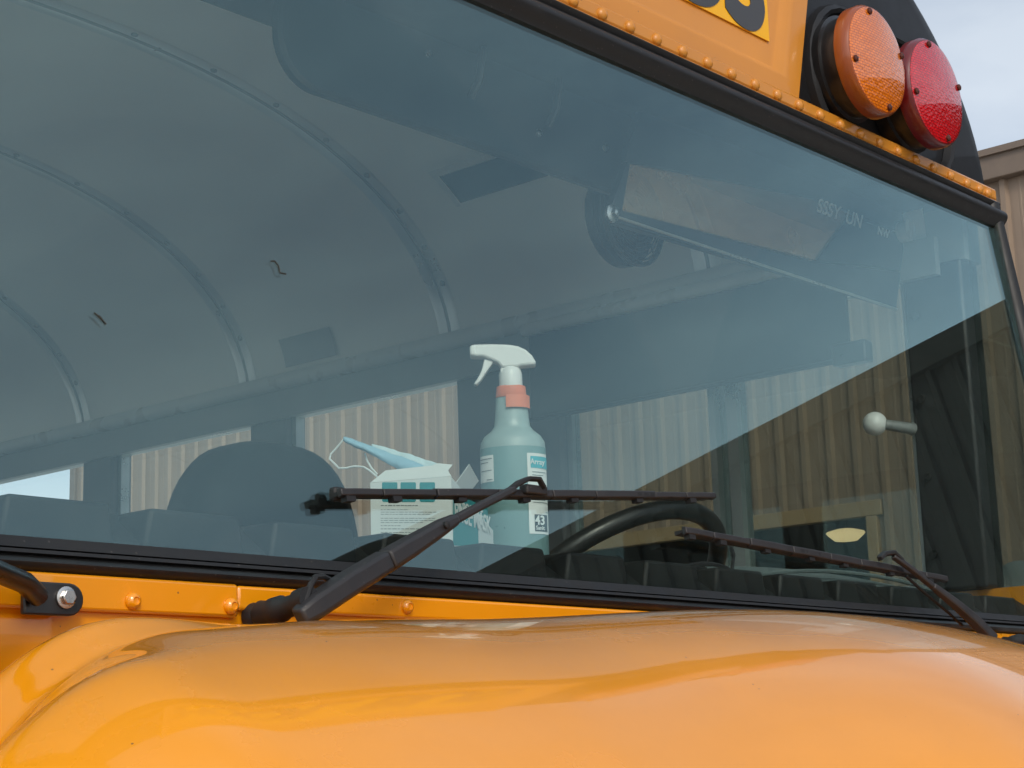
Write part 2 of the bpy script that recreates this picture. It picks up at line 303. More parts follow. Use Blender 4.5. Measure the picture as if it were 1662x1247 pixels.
e = MB(); e.box2((XB + 8.0, 7.5, GZ), (XB + 8.1, 15, 3.3)); e.box2((XB + .06, 7.4, GZ), (XB + 8, 7.5, 3.3)); e.box2((XB + .06, 15, GZ), (XB + 8, 15.1, 3.3)); e.box2((XB + .06, 7.4, 3.3), (XB + 8.1, 15.1, 3.36)); e.build('workshop_room', 'room', bld, smooth=0)
MB().box2((XB - .05, YB1 - .1, GZ), (XB + .08, YB1 + .03, ZB - .28)).build('corner_trim', 'siding_trim', bld, bevel=.006)
shed = empty('added_dark_shed', (XB, -8, GZ)); tag(shed, 'near-black corrugated shed added ahead of the bus to darken the reflection low in the windshield', 'building')  # out-of-view shed, added to keep the mirrored wall dark in the windshield
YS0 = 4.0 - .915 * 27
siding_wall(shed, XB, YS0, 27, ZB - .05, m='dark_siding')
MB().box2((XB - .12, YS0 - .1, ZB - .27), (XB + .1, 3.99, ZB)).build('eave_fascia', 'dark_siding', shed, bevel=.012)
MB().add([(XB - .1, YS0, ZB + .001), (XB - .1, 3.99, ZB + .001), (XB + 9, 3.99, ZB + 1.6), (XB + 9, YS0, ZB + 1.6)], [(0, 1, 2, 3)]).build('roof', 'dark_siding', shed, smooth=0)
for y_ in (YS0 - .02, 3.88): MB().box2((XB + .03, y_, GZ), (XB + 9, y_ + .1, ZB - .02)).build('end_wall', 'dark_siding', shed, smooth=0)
lp = on(1373, 872, 0, 17.2)
pl = empty('pendant_lamp', lp); tag(pl, 'glowing warm oval lamp hanging inside the open workshop doorway', 'lamp')
MB().lathe([(.02, .10), (.10, .09), (.21, .06), (.22, .045), (.20, .02), (.13, -.04), (.05, -.05)], lp, seg=28).build('lamp_shade', 'lamp', pl)
MB().tube([lp + V((0, 0, .09)), lp + V((0, 0, 1.05))], .008, 6).build('lamp_cord', 'black_metal', pl)
# ================================================================== BUS
bus = empty('school_bus', (XC, 1.25, GZ)); tag(bus, 'yellow orange school bus front with big windshield, black wipers and roof warning lights', 'school bus')
XL, XR = .366, 2.834; HW = 1.268
def outz(dx, s=1.0): return .95 + .53 * s * math.sqrt(max(0, 1 - abs(dx / (HW * 1.0)) ** 2.6))
def outline(inset, n=56):
    P = []
    for i in range(n + 1):
        a = math.pi * i / n; dx = HW * math.copysign(abs(math.cos(a)) ** (2 / 2.6), math.cos(a)); z = .95 + .53 * math.sqrt(max(0, 1 - abs(dx / HW) ** 2.6))
        P.append((XC + dx * (1 - inset / HW), z - inset * (0 if i in (0, n) else 1) * min(1, (z - .95) / .1)))
    return P
# ---- outer shell
rings = []
for ins, y in ((.030, 1.346), (.016, 1.3475), (.007, 1.352), (.001, 1.362), (-.003, 1.385), (-.004, 1.46), (-.004, 1.62)):
    o_ = outline(ins); rings.append([V((x, y, z)) for x, z in o_] + [V((o_[-1][0], y, .926)), V((o_[0][0], y, .926))])
MB().rings(rings, True, True, False).build('front_cap', 'black_paint', bus, smooth=35)
ro = outline(-.004)
MB().rings([[V((x, y, z)) for x, z in ro] for y in (1.621, 9.0)], False, False, False).build('roof', 'paint', bus)
# lower body sides under the windows and rear end
e = MB()
for x0, x1 in ((XL, XL + .05), (XR - .05, XR)): e.box2((x0, 1.20, -.95), (x1, 2.43, .245)); e.box2((x0, 2.4301, -.95), (x1, 9.0, -.101))
e.box2((XL + .051, 8.95, -.95), (XR - .051, 9.0, .1)); e.box2((XL + .051, 8.95, .8), (XR - .051, 9.0, .94)); e.box2((XL + .051, 8.95, .1), (XL + .2, 9.0, .8)); e.box2((XR - .2, 8.95, .1), (XR - .051, 9.0, .8)); e.build('body_side', 'paint', bus)
# side headers above the windows
for x0, x1 in ((XL, XL + .06), (XR - .06, XR)):
    MB().box2((x0, 1.36, .826), (x1, 8.94, .948)).build('window_header', 'trim', bus)
MB().box2((XL + .06, 1.25, -.62), (XR - .06, 8.94, -.58)).build('floor', 'floor', bus)
MB().box2((XL + .2, 8.97, .1), (XR - .2, 8.975, .8)).build('rear_pane', 'sideglass', bus)
# ---- pillars and side windows (0.70 m pitch)
wins = [(1.479, 2.289)] + [(2.584 + .70 * i, 3.150 + .70 * i) for i in range(8)]
for side in (0, 1):
    x0, x1 = ((XL + .01, XL + .075), (XR - .075, XR - .01))[side]
    edges = [(1.362, 1.479)] + [(wins[i][1], wins[i + 1][0]) for i in range(len(wins) - 1)] + [(wins[-1][1], 8.94)]
    for i, (a, b) in enumerate(edges):
        MB().box2((x0, a, .246 if i == 0 else -.10), (x1, b, .825)).build('window_pillar', 'dark_trim' if i == 0 else 'pillar', bus, bevel=.006)
    for i, (a, b) in enumerate(wins):
        xs0, xs1 = (x0 + .018, x0 + .045) if side == 0 else (x1 - .045, x1 - .018)
        t = .014; wb = -.099 if i else .247
        f = MB(); f.box2((xs0, a + .001, wb), (xs1, a + t, .824)); f.box2((xs0, b - t, wb), (xs1, b - .001, .824)); f.box2((xs0, a + t, .806), (xs1, b - t, .824)); f.box2((xs0, a + t, wb), (xs1, b - t, wb + .015))
        if i: f.box2((xs0 - .004, a + t, .36), (xs1 + .004, b - t, .382))
        else: f.box2((xs0 - .004, 1.86, .262), (xs1 + .004, 1.885, .806)); f.box2((xs0 - .006, 1.91, .262), (xs1 + .006, 1.925, .806))
        w = f.build('side_window', 'sash', bus)
        MB().box2(((xs0 + xs1) / 2 - .002, a + t, wb + .015), ((xs0 + xs1) / 2 + .002, b - t, .806)).build('pane', 'sideglass' if i else 'driverglass', w)
    # quarter pane between the front pillar and the windshield edge
    MB().prism([((x0 + x1) / 2, 1.361, .246), ((x0 + x1) / 2, 1.235, .246), ((x0 + x1) / 2, 1.305, .90), ((x0 + x1) / 2, 1.361, .90)], (.004, 0, 0)).build('quarter_pane', 'driverglass', bus, smooth=0)

# ---- windshield glass and its rubber surround
GB, GT, GL, GR = .016, .748, .405, 2.815
MB().prism([WL(GL, GB), WL(GR - .03, GB), WL(GR - .008, GB + .012), WL(GR, GB + .04), WL(GR - .012, GT), WL(GL, GT)], WN * -.0035).build('windshield', 'windshield', bus, smooth=0)
def bar(name, prof, a, b, m='rubber'):           # prof: (v, n) profile swept between a and b along x
    return MB().rings([[WL(u, v, n) for v, n in prof] for u in (a, b)]).build(name, m, bus, smooth=50)
def hump(v0, v1, n0, h, k=6): return [(v0 + (v1 - v0) * i / k, n0 + h * math.sin(math.pi * i / k)) for i in range(k + 1)]
top = [(.733, -.012)] + [(.733, .004)] + hump(.736, .772, .005, .014, 8) + hump(.774, .786, .005, .006, 4) + [(.789, .003), (.789, -.012)]
gask = bar('gasket_top', top, GL - .03, GR + .006)
bot = [(.029, -.012), (.029, .003), (.019, .007), (.0186, .003), (.0172, .003), (.0170, .009), (.0138, .010), (.0136, .003), (.0122, .003)] + hump(.012, -.002, .006, .010, 6) + [(-.003, -.012)]
bar('gasket_bottom', bot, GL - .03, GR + .03)
for u0, sg in ((GR, 1), (GL, -1)):
    pr = [(-.012 * sg, -.012), (-.012 * sg, .004), (-.004 * sg, .012), (.008 * sg, .013), (.02 * sg, .008), (.028 * sg, .002), (.03 * sg, -.012)]
    MB().rings([[WL(u0 + du + (-.012 if v > .5 and sg > 0 else 0), v, n) for du, n in pr] for v in (.0, .778)]).build('gasket_side', 'rubber', bus, smooth=50)
# ---- orange strip over the windshield with its rivets
MB().box2((XL + .005, 1.316, .921), (XR - .002, 1.345, .9345)).build('strip_flange', 'paint_cap_shaded', bus, bevel=.003)
strip = MB().box2((XL + .002, 1.3195, .9355), (XR + .004, 1.350, .958)).build('rivet_strip', 'paint_cap_shaded', bus, bevel=.004)
rv = MB().lathe([(.0092, 0), (.0090, .0022), (.0068, .0052), (.0035, .0066), (.0005, .007)], (0, 0, 0), (0, -1, 0), 14); rvme = rv.build('rivet', 'paint_cap_shaded', strip)
rx = [2.124 + .0597 * i for i in range(-18, 11)] + [2.768, 2.800]
rvme.location = (rx[0], 1.3195, .9435)
def rivet_at(p, parent, me=rvme.data, name='rivet'):
    o = bpy.data.objects.new(name, me); C.objects.link(o); setp(o, parent); o.location = p; return o
for x in rx[1:]: rivet_at((x, 1.3195, .9435 - .002 * max(0, x - 2.1) / .7), strip)
# ---- orange centre panel of the front cap with a recessed field
def quad_ring(i, y, zl=.9585, zt=1.415):
    return [V((XC - .600 + i, y, zl + i * .8)), V((XC + .600 - i, y, zl + i * .8)), V((XC + .720 - i * 1.3, y, zt - i)), V((XC - .720 + i * 1.3, y, zt - i))]
MB().rings([quad_ring(0, 1.3445), quad_ring(0, 1.330), quad_ring(.003, 1.3265), quad_ring(.032, 1.3265), quad_ring(.040, 1.3290), quad_ring(.050, 1.3385), quad_ring(.056, 1.3405)], True, False, True).build('cap_panel', 'paint_cap_shaded', bus, smooth=30)
sg = MB().box2((1.055, 1.3375, 1.04), (2.142, 1.3400, 1.285)).build('bus_sign', 'signyellow', bus)
tm = frame((2.132, 1.3368, 1.051), (1, 0, 0), (0, 0, 1))
text_mesh('SCHOOL BUS', .235, tm, 'signblack', 'sign_lettering', sg, .0006, .0085, 0, 'RIGHT', .93)
# ---- warning lights
def lamp(px, py, hh, lens, rim, label):
    c = on(px, py, 1, 1.27); dep = c @ CF; r = .5 * hh / FPX * dep
    o = MB().lathe([(r * .90, 0), (r * .93, -.012), (r * .93, -.050), (r * 1.0, -.052), (r * 1.0, -.074)], c, (0, -1, 0), 48).build('warning_light', 'black_metal', bus); o['label'] = label
    MB().lathe([(r * 1.005, -.0235), (r * 1.03, -.022), (r * 1.03, -.004), (r * .985, .002), (r * .94, .003), (r * .9, -.001), (r * .9, -.0235)], c, (0, -1, 0), 56).build('light_rim', rim, o)
    l = MB().lathe([(r * .965, -.006), (r * .965, .0028), (r * .94, .0038)] + [(r * q, .0038 + .0078 * (1 - (q / .94) ** 2)) for q in (.88, .8, .7, .6, .5, .4, .3, .2, .1, .001)], c, (0, -1, 0), 56)
    lo = l.build('light_lens', lens, o)
    for a in (20, 105, 195, 285):
        p = c + V((r * .88 * math.cos(R_(a)), -.005, r * .88 * math.sin(R_(a))))
        MB().lathe([(.0055, 0), (.0055, .003), (.003, .0045), (.0005, .0046)], p, (0, -1, 0), 10).build('lens_screw', 'screw', o)
    return c, r
ca, ra = lamp(1422, 98, 181, 'amber_lens', 'amber_rim', 'round amber warning light with a thick rim')
cr2, rr2 = lamp(1518, 150, 177, 'red_lens', 'red_rim', 'round red warning light at the outer end of the cap')
# raised oval rim that surrounds each pair of lights
def stadium(xa, xb, z, r, y, n=12):
    P = [V((xb + r * math.cos(a), y, z + r * math.sin(a))) for a in [-math.pi / 2 + math.pi * i / n for i in range(n + 1)]]
    P += [V((xa + r * math.cos(a), y, z + r * math.sin(a))) for a in [math.pi / 2 + math.pi * i / n for i in range(n + 1)]]
    return P
st = stadium(ca.x + .035, cr2.x + .065, ca.z - .005, .118, 1.343)
MB().rings([[p + (V((p.x - (ca.x + cr2.x) / 2, 0, p.z - ca.z)).normalized() * dr) + V((0, dy, 0)) for p in st] for dr, dy in ((.012, .006), (.008, -.008), (0, -.013), (-.007, -.010), (-.012, .002))], True, False, False).build('light_surround', 'black_paint', bus)
# ---- cowl under the windshield
cowl = MB().box2((XL, 1.203, -.5), (XR, 1.24, .148)).build('cowl', 'paint', bus)
e = MB(); e.box2((XL + .02, 1.1955, .1205), (.992, 1.2025, .150)); e.box2((.9921, 1.1965, .1275), (XR - .02, 1.2025, .149)); e.build('cowl_flange', 'paint', bus, bevel=.003)
for i in range(5):
    p = on(215, 976, 1, 1.195) + V((.1035 * i, 0, 0)) if i < 2 else V((1.20 + (i - 2) * .42, 1.1965, .1385))
    b_ = MB().lathe([(.0072, 0), (.0071, .002), (.0058, .0045), (.0034, .0058), (.0030, .0046), (.0005, .0045)], p, (0, -1, 0), 16).build('cowl_bolt', 'paint', bus)
# ---- hood
def smooth(t): t = min(1, max(0, t)); return t * t * (3 - 2 * t)
HXS = .9936
def hood_z(x, y):                              # sloping, crowned hood: falls away forwards and rolls over at the sides
    x = XC - abs(XC - x); yy = max(y, .62); z = .1159 - 1.4484 * (1 - .36 * smooth((x - 1.0) / .5)) * max(0, 1.062 - yy) ** 2.1689 - .0149 * (1.1 - yy)
    if y < .62: d = .62 - y; z -= 1.2 * d - .45 * d * d
    z -= .0988 * max(0, 1.3903 - x) ** 2.9622 + 2.7164 * max(0, .7102 - x) ** 2
    z += .022 * smooth((x - 1.08) / .5)
    z -= 3.2 * max(0, .80 - x) ** 2 * smooth((y - .93) / .13)
    return z
ys_ = [1.162 - .0045 * i for i in range(34)] + [1.005 - .008 * i for i in range(48)] + [.62 - .04 * i for i in range(17)]
xs_ = [.46 + (HXS - .46) * i / 44 for i in range(44)] + [HXS + (XC - HXS) * i / 22 for i in range(23)]
rows = []
for y in ys_:
    bead = .012 * math.exp(-((y - 1.108) / .020) ** 2) - .008 * math.exp(-((y - 1.058) / .016) ** 2)
    drop = .05 * ((y - 1.135) / .027) ** 2 if y > 1.135 else 0
    zl = hood_z(xs_[0], y); half = [(xs_[0] - .062, zl - 1.0), (xs_[0] - .06, zl - .3)] + [(xs_[0] - .06 * math.sin(R_(t)), zl - .07 * (1 - math.cos(R_(t)))  - .02 * math.sin(R_(t))) for t in (90, 75, 60, 45, 30, 15)]
    half += [(x, hood_z(x, y) + bead * (1 - smooth((x - .80) / .14)) - drop) for x in xs_]
    rows.append([V((x, y, z)) for x, z in half] + [V((2 * XC - x, y, z)) for x, z in half[-2::-1]])
MB().rings(rows, False, False, False).build('hood', 'paint', bus, smooth=60)
# ---- wipers
def wiper_blade(p0, p1, th, parent, nseg, hooks, drop):
    a, b = wpt(*p0, .020), wpt(*p1, .020); d = (b - a); L = d.length; t = d.normalized(); up = t.cross(WN); up = up if up.z > 0 else -up
    def at(s, n=0, v=0): return a + t * (L * s) + WN * n + up * v
    cuts = [0, .09, .21, .36, .50, .62, .80, .90, 1]
    body = MB()
    for i in range(len(cuts) - 1):
        s0, s1 = cuts[i] + .0012, cuts[i + 1] - .0012; k_ = 1 if 1 < i < 6 else .84
        body.sweep([at(s0), at((s0 + s1) / 2, .001), at(s1)], [th * k_] * 3, [.008 * k_] * 3, WN)
    blade = body.build('wiper_blade', 'wiper', parent, smooth=30, bevel=.001)
    MB().sweep([at(.004, -.012), at(.5, -.012), at(.996, -.012)], [.005] * 3, [.012] * 3, WN).build('squeegee', 'wiper_dark', blade)
    dk = MB()
    for s0 in (.385, .405, .425, .445, .70, .72, .74, .76, .78): dk.add([at(s0 + ds, .0087, dv) for ds, dv in ((0, -th * .16), (.013, -th * .16), (.013, th * .14), (0, th * .14))], [(0, 1, 2, 3)])
    dk.build('blade_slots', 'wiper_dark', blade, smooth=0)
    for s0 in (.02, .12, .27, .43, .56, .75, .92):
        e = MB(); q = at(s0, .002, -th * .5); e.box(q, (.012, .008, .006), Matrix((t, WN, up)).transposed()); e.build('blade_clip', 'wiper_dark', blade)
    return at
w1 = MB()
pv = on(408, 1003, 1, 1.2)
prof = [(.0115, 0), (.0125, .006), (.0105, .011), (.0125, .016), (.0105, .024), (.0118, .030), (.0118, .042), (.0095, .046), (.0095, .062), (.0125, .064), (.0125, .078)]
wp = MB().lathe(prof, pv, (0, -1, .12), 20).build('wiper', 'wiper_dark', bus); wp['label'] = 'left wiper with its broad arm in front of the spray bottle'
arm = [wpt(478, 1006, .076), wpt(500, 990, .076), wpt(560, 950, .068), wpt(618, 915, .060)]
MB().sweep(arm, [.020, .026, .027, .026], [.013, .017, .017, .016], WN).build('wiper_arm_base', 'wiper', wp, smooth=35, bevel=.003)
arm = [wpt(620, 914, .060), wpt(660, 890, .054), wpt(712, 858, .048), wpt(735, 845, .046)]
MB().sweep(arm, [.0255, .024, .019, .014], [.016, .015, .012, .010], WN).build('wiper_arm', 'wiper', wp, smooth=35, bevel=.003)
arm = [wpt(730, 848, .047), wpt(780, 821, .042), wpt(832, 795, .036)]
MB().sweep(arm, [.011, .010, .010], [.008, .007, .006], WN).build('arm_rod', 'wiper', wp, smooth=35, bevel=.0015)
hook = [wpt(818, 802, .036), wpt(838, 786, .036), wpt(856, 778, .036), wpt(872, 779, .036), wpt(880, 794, .034)]
MB().sweep(hook, [.007, .007, .006, .006, .006], [.006] * 5, WN).build('blade_hook', 'wiper_dark', wp, smooth=35, bevel=.001)
e = MB(); q = wpt(866, 796, .03); e.box(q, (.034, .012, .010)); e.build('blade_mount', 'wiper', wp, bevel=.002)
p = wpt(722, 853, .060); MB().lathe([(.004, 0), (.0038, .004), (.001, .005)], p, WN, 10).build('arm_pin', 'wiper_dark', wp)
MB().tube([wpt(497, 1003, .074), wpt(496, 975, .082), wpt(504, 950, .082), wpt(512, 937, .080), wpt(524, 936, .074), wpt(540, 944, .064)], .0028, 8).build('washer_hose', 'wiper_dark', wp)
wiper_blade((546, 801), (1156, 806), .0118, wp, 7, None, None)
e = MB(); e.box(wpt(548, 803, .010), (.016, .010, .014)); e.build('blade_end', 'wiper_dark', wp, bevel=.003)
pv2 = wpt(1616, 1050, -.004)
wp2 = MB().lathe(prof, pv2, (0, -1, .12), 20).build('wiper', 'wiper_dark', bus); wp2['label'] = 'right wiper with a thin arm in front of the instrument hood'
arm = [wpt(1606, 1040, .05), wpt(1575, 1007, .046), wpt(1545, 980, .044), wpt(1510, 952, .042)]
MB().sweep(arm, [.024, .021, .017, .012], [.013, .012, .010, .008], WN).build('wiper_arm', 'wiper', wp2, smooth=35, bevel=.002)
arm = [wpt(1512, 954, .042), wpt(1478, 926, .039), wpt(1446, 903, .034)]
MB().sweep(arm, [.010, .010, .010], [.007] * 3, WN).build('arm_rod', 'wiper', wp2, smooth=35, bevel=.0015)
MB().sweep([wpt(1460, 912, .035), wpt(1446, 898, .035), wpt(1432, 900, .034), wpt(1424, 908, .033)], [.008] * 4, [.008] * 4, WN).build('blade_hook', 'wiper_dark', wp2, smooth=35, bevel=.001)
MB().tube([wpt(1470, 935, .03), wpt(1500, 962, .03), wpt(1540, 995, .03), wpt(1562, 1015, .03)], .0022, 8).build('washer_hose', 'wiper_dark', wp2)
wiper_blade((1106, 862), (1533, 941), .0135, wp2, 7, None, None)
# ---- mirror brace at the passenger corner of the cowl
lug = MB(); q = on(100, 974, 1, 1.188)
P = [q + V((dx, 0, dz)) for dx, dz in [(-.038, .013), (.004, .013)] + [(.004 + .013 * math.sin(R_(a)), .013 * math.cos(R_(a))) for a in range(20, 180, 20)] + [(.004, -.013), (-.038, -.013)]]
lug.prism(P, (0, -.006, 0)); br = lug.build('mirror_brace', 'black_metal', bus, bevel=.0015)
mc = on(-190, 862, 1, 1.02)
MB().tube([q + V((-.028, -.010, .001)), on(40, 946, 1, 1.165), on(-60, 905, 1, 1.10), mc], [.0085, .0085, .0085, .0085], 14).build('brace_rod', 'black_metal', br)
b0 = on(107, 970, 1, 1.181)
e = MB(); e.prism([b0 + V((.0066 * x, 0, .0066 * z)) for x, z in circ(6)], (0, -.006, 0)); e.build('hex_bolt', 'steel', br, bevel=.001)
MB().lathe([(.0088, .0005), (.0088, -.001), (.007, -.0015)], b0, (0, 1, 0), 20).build('bolt_washer', 'steel', br)
mh = MB().lathe([(.02, .035), (.085, .02), (.098, -.005), (.09, -.012)], mc + V((-.05, -.02, .12)), (.2, .9, .1), 28, 1, 1.6, (1, 0, 0)).build('rear_view_mirror', 'black_metal', bus, smooth=50)
MB().tube([mc, mc + V((-.05, 0, .1))], .0085, 10).build('mirror_stem', 'black_metal', mh)
# ================================================================== INSIDE THE BUS
CWI = 1.155
def cz(dx): return .86 + .5 * math.sqrt(max(0, 1 - (abs(dx) / CWI) ** 2.6))
def carc(inset=0, n=44, a0=0, a1=180):
    P = []
    for i in range(n + 1):
        a = R_(a0 + (a1 - a0) * i / n); dx = (CWI - inset) * math.copysign(abs(math.cos(a)) ** (2 / 2.6), math.cos(a)); P.append((XC + dx, .86 + (.5 - inset) * abs(math.sin(a))))
    return P
bows = [2.59 - .70] + [2.59 + .69 * i for i in range(9)]
ce = [1.42] + bows + [8.94]
for i in range(len(ce) - 1):
    MB().rings([[V((x, y, z)) for x, z in carc()] for y in (ce[i] + .0005, ce[i + 1] - .0005)], False, False, False).build('ceiling_panel', 'ceiling', bus)
crv = MB().lathe([(.0075, 0), (.0065, .003), (.001, .0045)], (0, 0, 0), (0, 0, 1), 10).build('ceiling_rivet', 'trim', bus); crm_ = crv.data; bpy.data.objects.remove(crv)
for i, y in enumerate(bows):
    def rib(y0, y1, ins): return [[V((x, yy, z)) for x, z in carc(k_)] for yy, k_ in ((y0, .0005), (y0 + .004, ins), (y1 - .004, ins), (y1, .0005))]
    rb = MB().rings(rib(y - .032, y + .032, .0035), False, False, False).build('ceiling_rib', 'ribmetal', bus)
    MB().rings(rib(y - .010, y + .004, .0055), False, False, False).build('rib_bead', 'trim', rb)
    if 1 <= i <= 4:
        pr = carc(.0035, 40)
        for j in range(3, 38, 1):
            x, z = pr[j]
            if j % 2 or x < 1.2: continue
            x2, z2 = pr[j - 1]; t = V((x2 - x, 0, z2 - z)).normalized(); nn = V((t.z, 0, -t.x)); nn = nn if nn.z < 0 else -nn
            o = rivet_at((x, y - .021, z), rb, crm_, 'rivet'); o.rotation_euler = nn.to_track_quat('Z', 'Y').to_euler()
for sx in (-1, 1): MB().tube([(XC + sx * 1.135, 1.44, .888), (XC + sx * 1.135, 5, .888), (XC + sx * 1.135, 8.9, .888)], .020, 14).build('ceiling_rail', 'rail', bus)
e = MB()
for sx in (-1, 1): e.box2((XC + sx * 1.140, 1.40, .80), (XC + sx * 1.156, 8.94, .87))
e.build('rail_backing', 'trim', bus)
# speaker grille panel and notice plate on the curved ceiling side
def on_ceiling(a, b, y0, y1, ins): return [[V((x, y, z)) for x, z in carc(ins, 8, a, b)] for y in (y0, y1)]
def cang(x): return math.degrees(math.acos(((x - XC) / CWI) ** 1.3))
hp = MB().rings(on_ceiling(cang(2.60), cang(2.535), 2.15, 2.40, .012), False, False, False); hp = hp.build('overhead_grille', 'dark_trim', bus)
for y0, y1 in ((2.138, 2.15), (2.40, 2.412)): MB().rings(on_ceiling(cang(2.606), cang(2.527), y0, y1, .016), False, False, False).build('grille_frame', 'rail', hp)
MB().rings(on_ceiling(cang(2.535), cang(2.518), 2.138, 2.412, .018), False, False, False).build('grille_frame', 'rail', hp)
MB().rings(on_ceiling(cang(2.748), cang(2.725), 2.95, 3.13, .006), False, False, False).build('notice_plate', 'trim', bus)
for y in (1.98, 2.02, 2.06, 2.10): pass
# interior rear-view mirror: long rounded panel seen from its back
def rrect(x0, x1, z0, z1, r, y, n=8):
    P = []
    for cx_, cz_, a0 in ((x1 - r, z1 - r, 0), (x0 + r, z1 - r, 90), (x0 + r, z0 + r, 180), (x1 - r, z0 + r, 270)):
        for i in range(n + 1): a = R_(a0 + 90 * i / n); P.append(V((cx_ + r * math.cos(a), y, cz_ + r * math.sin(a))))
    return P
im = MB().rings([rrect(1.31, 2.02, .800, .935, .058, 1.497), rrect(1.305, 2.025, .795, .94, .062, 1.502), rrect(1.305, 2.025, .795, .94, .062, 1.512)]).build('interior_mirror', 'mirrorback', bus)
MB().rings([rrect(1.31, 2.02, .80, .935, .058, 1.5125), rrect(1.31, 2.02, .80, .935, .058, 1.514)]).build('mirror_glass', 'mirror', im)
for x in (1.64, 1.80): MB().tube([(x, 1.496, .86), (x, 1.48, .88), (x + .01, 1.47, .99), (x + .02, 1.44, 1.10)], .006, 8).build('mirror_arm', 'black_metal', im)
for x, z in ((1.56, .90), (1.78, .845), (1.93, .86)): MB().lathe([(.006, 0), (.005, .003), (.001, .004)], (x, 1.497, z), (0, -1, 0), 10).build('mirror_screw', 'steel', im)
# header panel over the windshield, inside
hd = MB().prism([(1.60, 1.56, .935), (2.70, 1.56, .955), (2.66, 1.56, 1.06), (2.35, 1.56, 1.25), (1.60, 1.56, 1.33)], (0, .05, 0)).build('overhead_console', 'mirrorback', bus, bevel=.01)
# driver's sun visor: frame, tinted panel, pivot, printing
def yq(pts, y, d): return [on(px, py, 1, y) for px, py in pts], (0, d, 0)
vis = MB()
for pts in ([(1040, 180), (1452, 330), (1478, 352), (1470, 380), (1400, 352), (1320, 322), (1015, 262), (1020, 235)], [(1380, 352), (1470, 382), (1462, 440), (1420, 432), (1325, 424)], [(992, 340), (1012, 342), (1325, 426), (1462, 442), (1455, 500), (1300, 452), (1000, 362)], [(992, 338), (1018, 262), (1024, 262), (1010, 342)]):
    P, d = yq(pts, 1.46, .012); vis.prism(P, d)
vis = vis.build('sun_visor', 'mirrorback', bus, bevel=.001)
P, d = yq([(1016, 262), (1320, 322), (1392, 352), (1330, 424), (1011, 342)], 1.466, .003); MB().prism(P, d).build('visor_panel', 'amber_visor', vis, smooth=0)
P, d = yq([(1400, 365), (1448, 388), (1440, 432), (1378, 420)], 1.4655, .003); MB().prism(P, d).build('visor_panel', 'amber_visor', vis, smooth=0)
p = on(991, 348, 1, 1.452); MB().lathe([(.013, 0), (.013, .004), (.006, .006), (.005, .012), (.001, .013)], p, (0, -1, 0), 18).build('visor_pivot', 'steel', vis)
MB().tube([on(1000, 352, 1, 1.452), on(1220, 425, 1, 1.452), on(1455, 502, 1, 1.452)], .0022, 6).build('visor_edge', 'sash', vis)
p = on(1325, 343, 1, 1.4575); text_mesh('SSSY  UN', .036, frame(p, (1, 0, 0), (0, 0, 1)), 'label', 'visor_print', vis, .0004, .0004, .45)
p = on(1424, 380, 1, 1.4575); text_mesh('NW', .022, frame(p, (1, 0, 0), (0, 0, 1)), 'label', 'visor_print', vis, .0004, .0003, .3)
# pale solid strip standing in for the gap of light above the visor
MB().prism([on(1062, 168, 1, 1.50), on(1440, 322, 1, 1.50), on(1432, 336, 1, 1.50), on(1062, 182, 1, 1.50)], (0, .02, 0)).build('light_gap_strip', 'rail', bus)
# cab fan with ring guard
fc = on(1026, 352, 1, 1.62); fr_ = .5 * 160 / FPX * (fc @ CF)
fan = MB().lathe([(fr_ * .35, .05), (fr_ * .4, .03), (fr_ * .36, 0), (.002, -.004)], fc, (0, 1, 0), 24).build('cab_fan', 'dark_trim', bus)
g = MB()
for i in range(1, 9):
    rr = fr_ * (.3 + .7 * i / 8); g.tube([fc + V((rr * math.cos(2 * math.pi * j / 40), -.012 * (1 - i / 9), rr * math.sin(2 * math.pi * j / 40))) for j in range(41)], .0016 if i < 8 else .004, 5, False)
for j in range(8): a = math.pi * j / 4; g.tube([fc + V((fr_ * .2 * math.cos(a), -.012, fr_ * .2 * math.sin(a))), fc + V((fr_ * math.cos(a), 0, fr_ * math.sin(a)))], .0016, 5)
g.build('fan_guard', 'dark_trim', fan)
MB().lathe([(fr_ * .97, .036), (fr_ * .99, .02), (fr_ * .97, .018), (fr_ * .96, .030), (.001, .032)], fc, (0, 1, 0), 36).build('fan_shroud', 'mirrorback', fan)
for j in range(4):
    a0 = math.pi * j / 2; P = [fc + V((fr_ * q_ * math.cos(a0 + w_), .012 + .012 * w_, fr_ * q_ * math.sin(a0 + w_))) for q_, w_ in ((.2, 0), (.55, -.3), (.9, -.2), (.93, .5), (.6, .75), (.2, .6))]
    MB().prism(P, (0, .002, 0)).build('fan_blade', 'mirrorback', fan)
MB().tube([fc + V((0, .03, 0)), fc + V((.02, .06, .08)), fc + V((.03, .05, .22))], .008, 8).build('fan_stem', 'black_metal', fan)
# driver's side roller shade over the window
sh = MB().box2((2.715, 1.57, .672), (2.722, 2.33, .862)).build('window_shade', 'mirrorback', bus)
MB().tube([(2.712, 1.56, .864), (2.712, 2.34, .864)], .014, 12).build('shade_roller', 'rail', sh)
MB().tube([(2.714, 1.57, .671), (2.714, 2.33, .671)], .005, 8).build('shade_bar', 'dark_trim', sh)
e = MB(); e.box2((2.70, 1.53, .66), (2.73, 1.60, .70)); e.build('shade_bracket', 'black_metal', sh, bevel=.004)
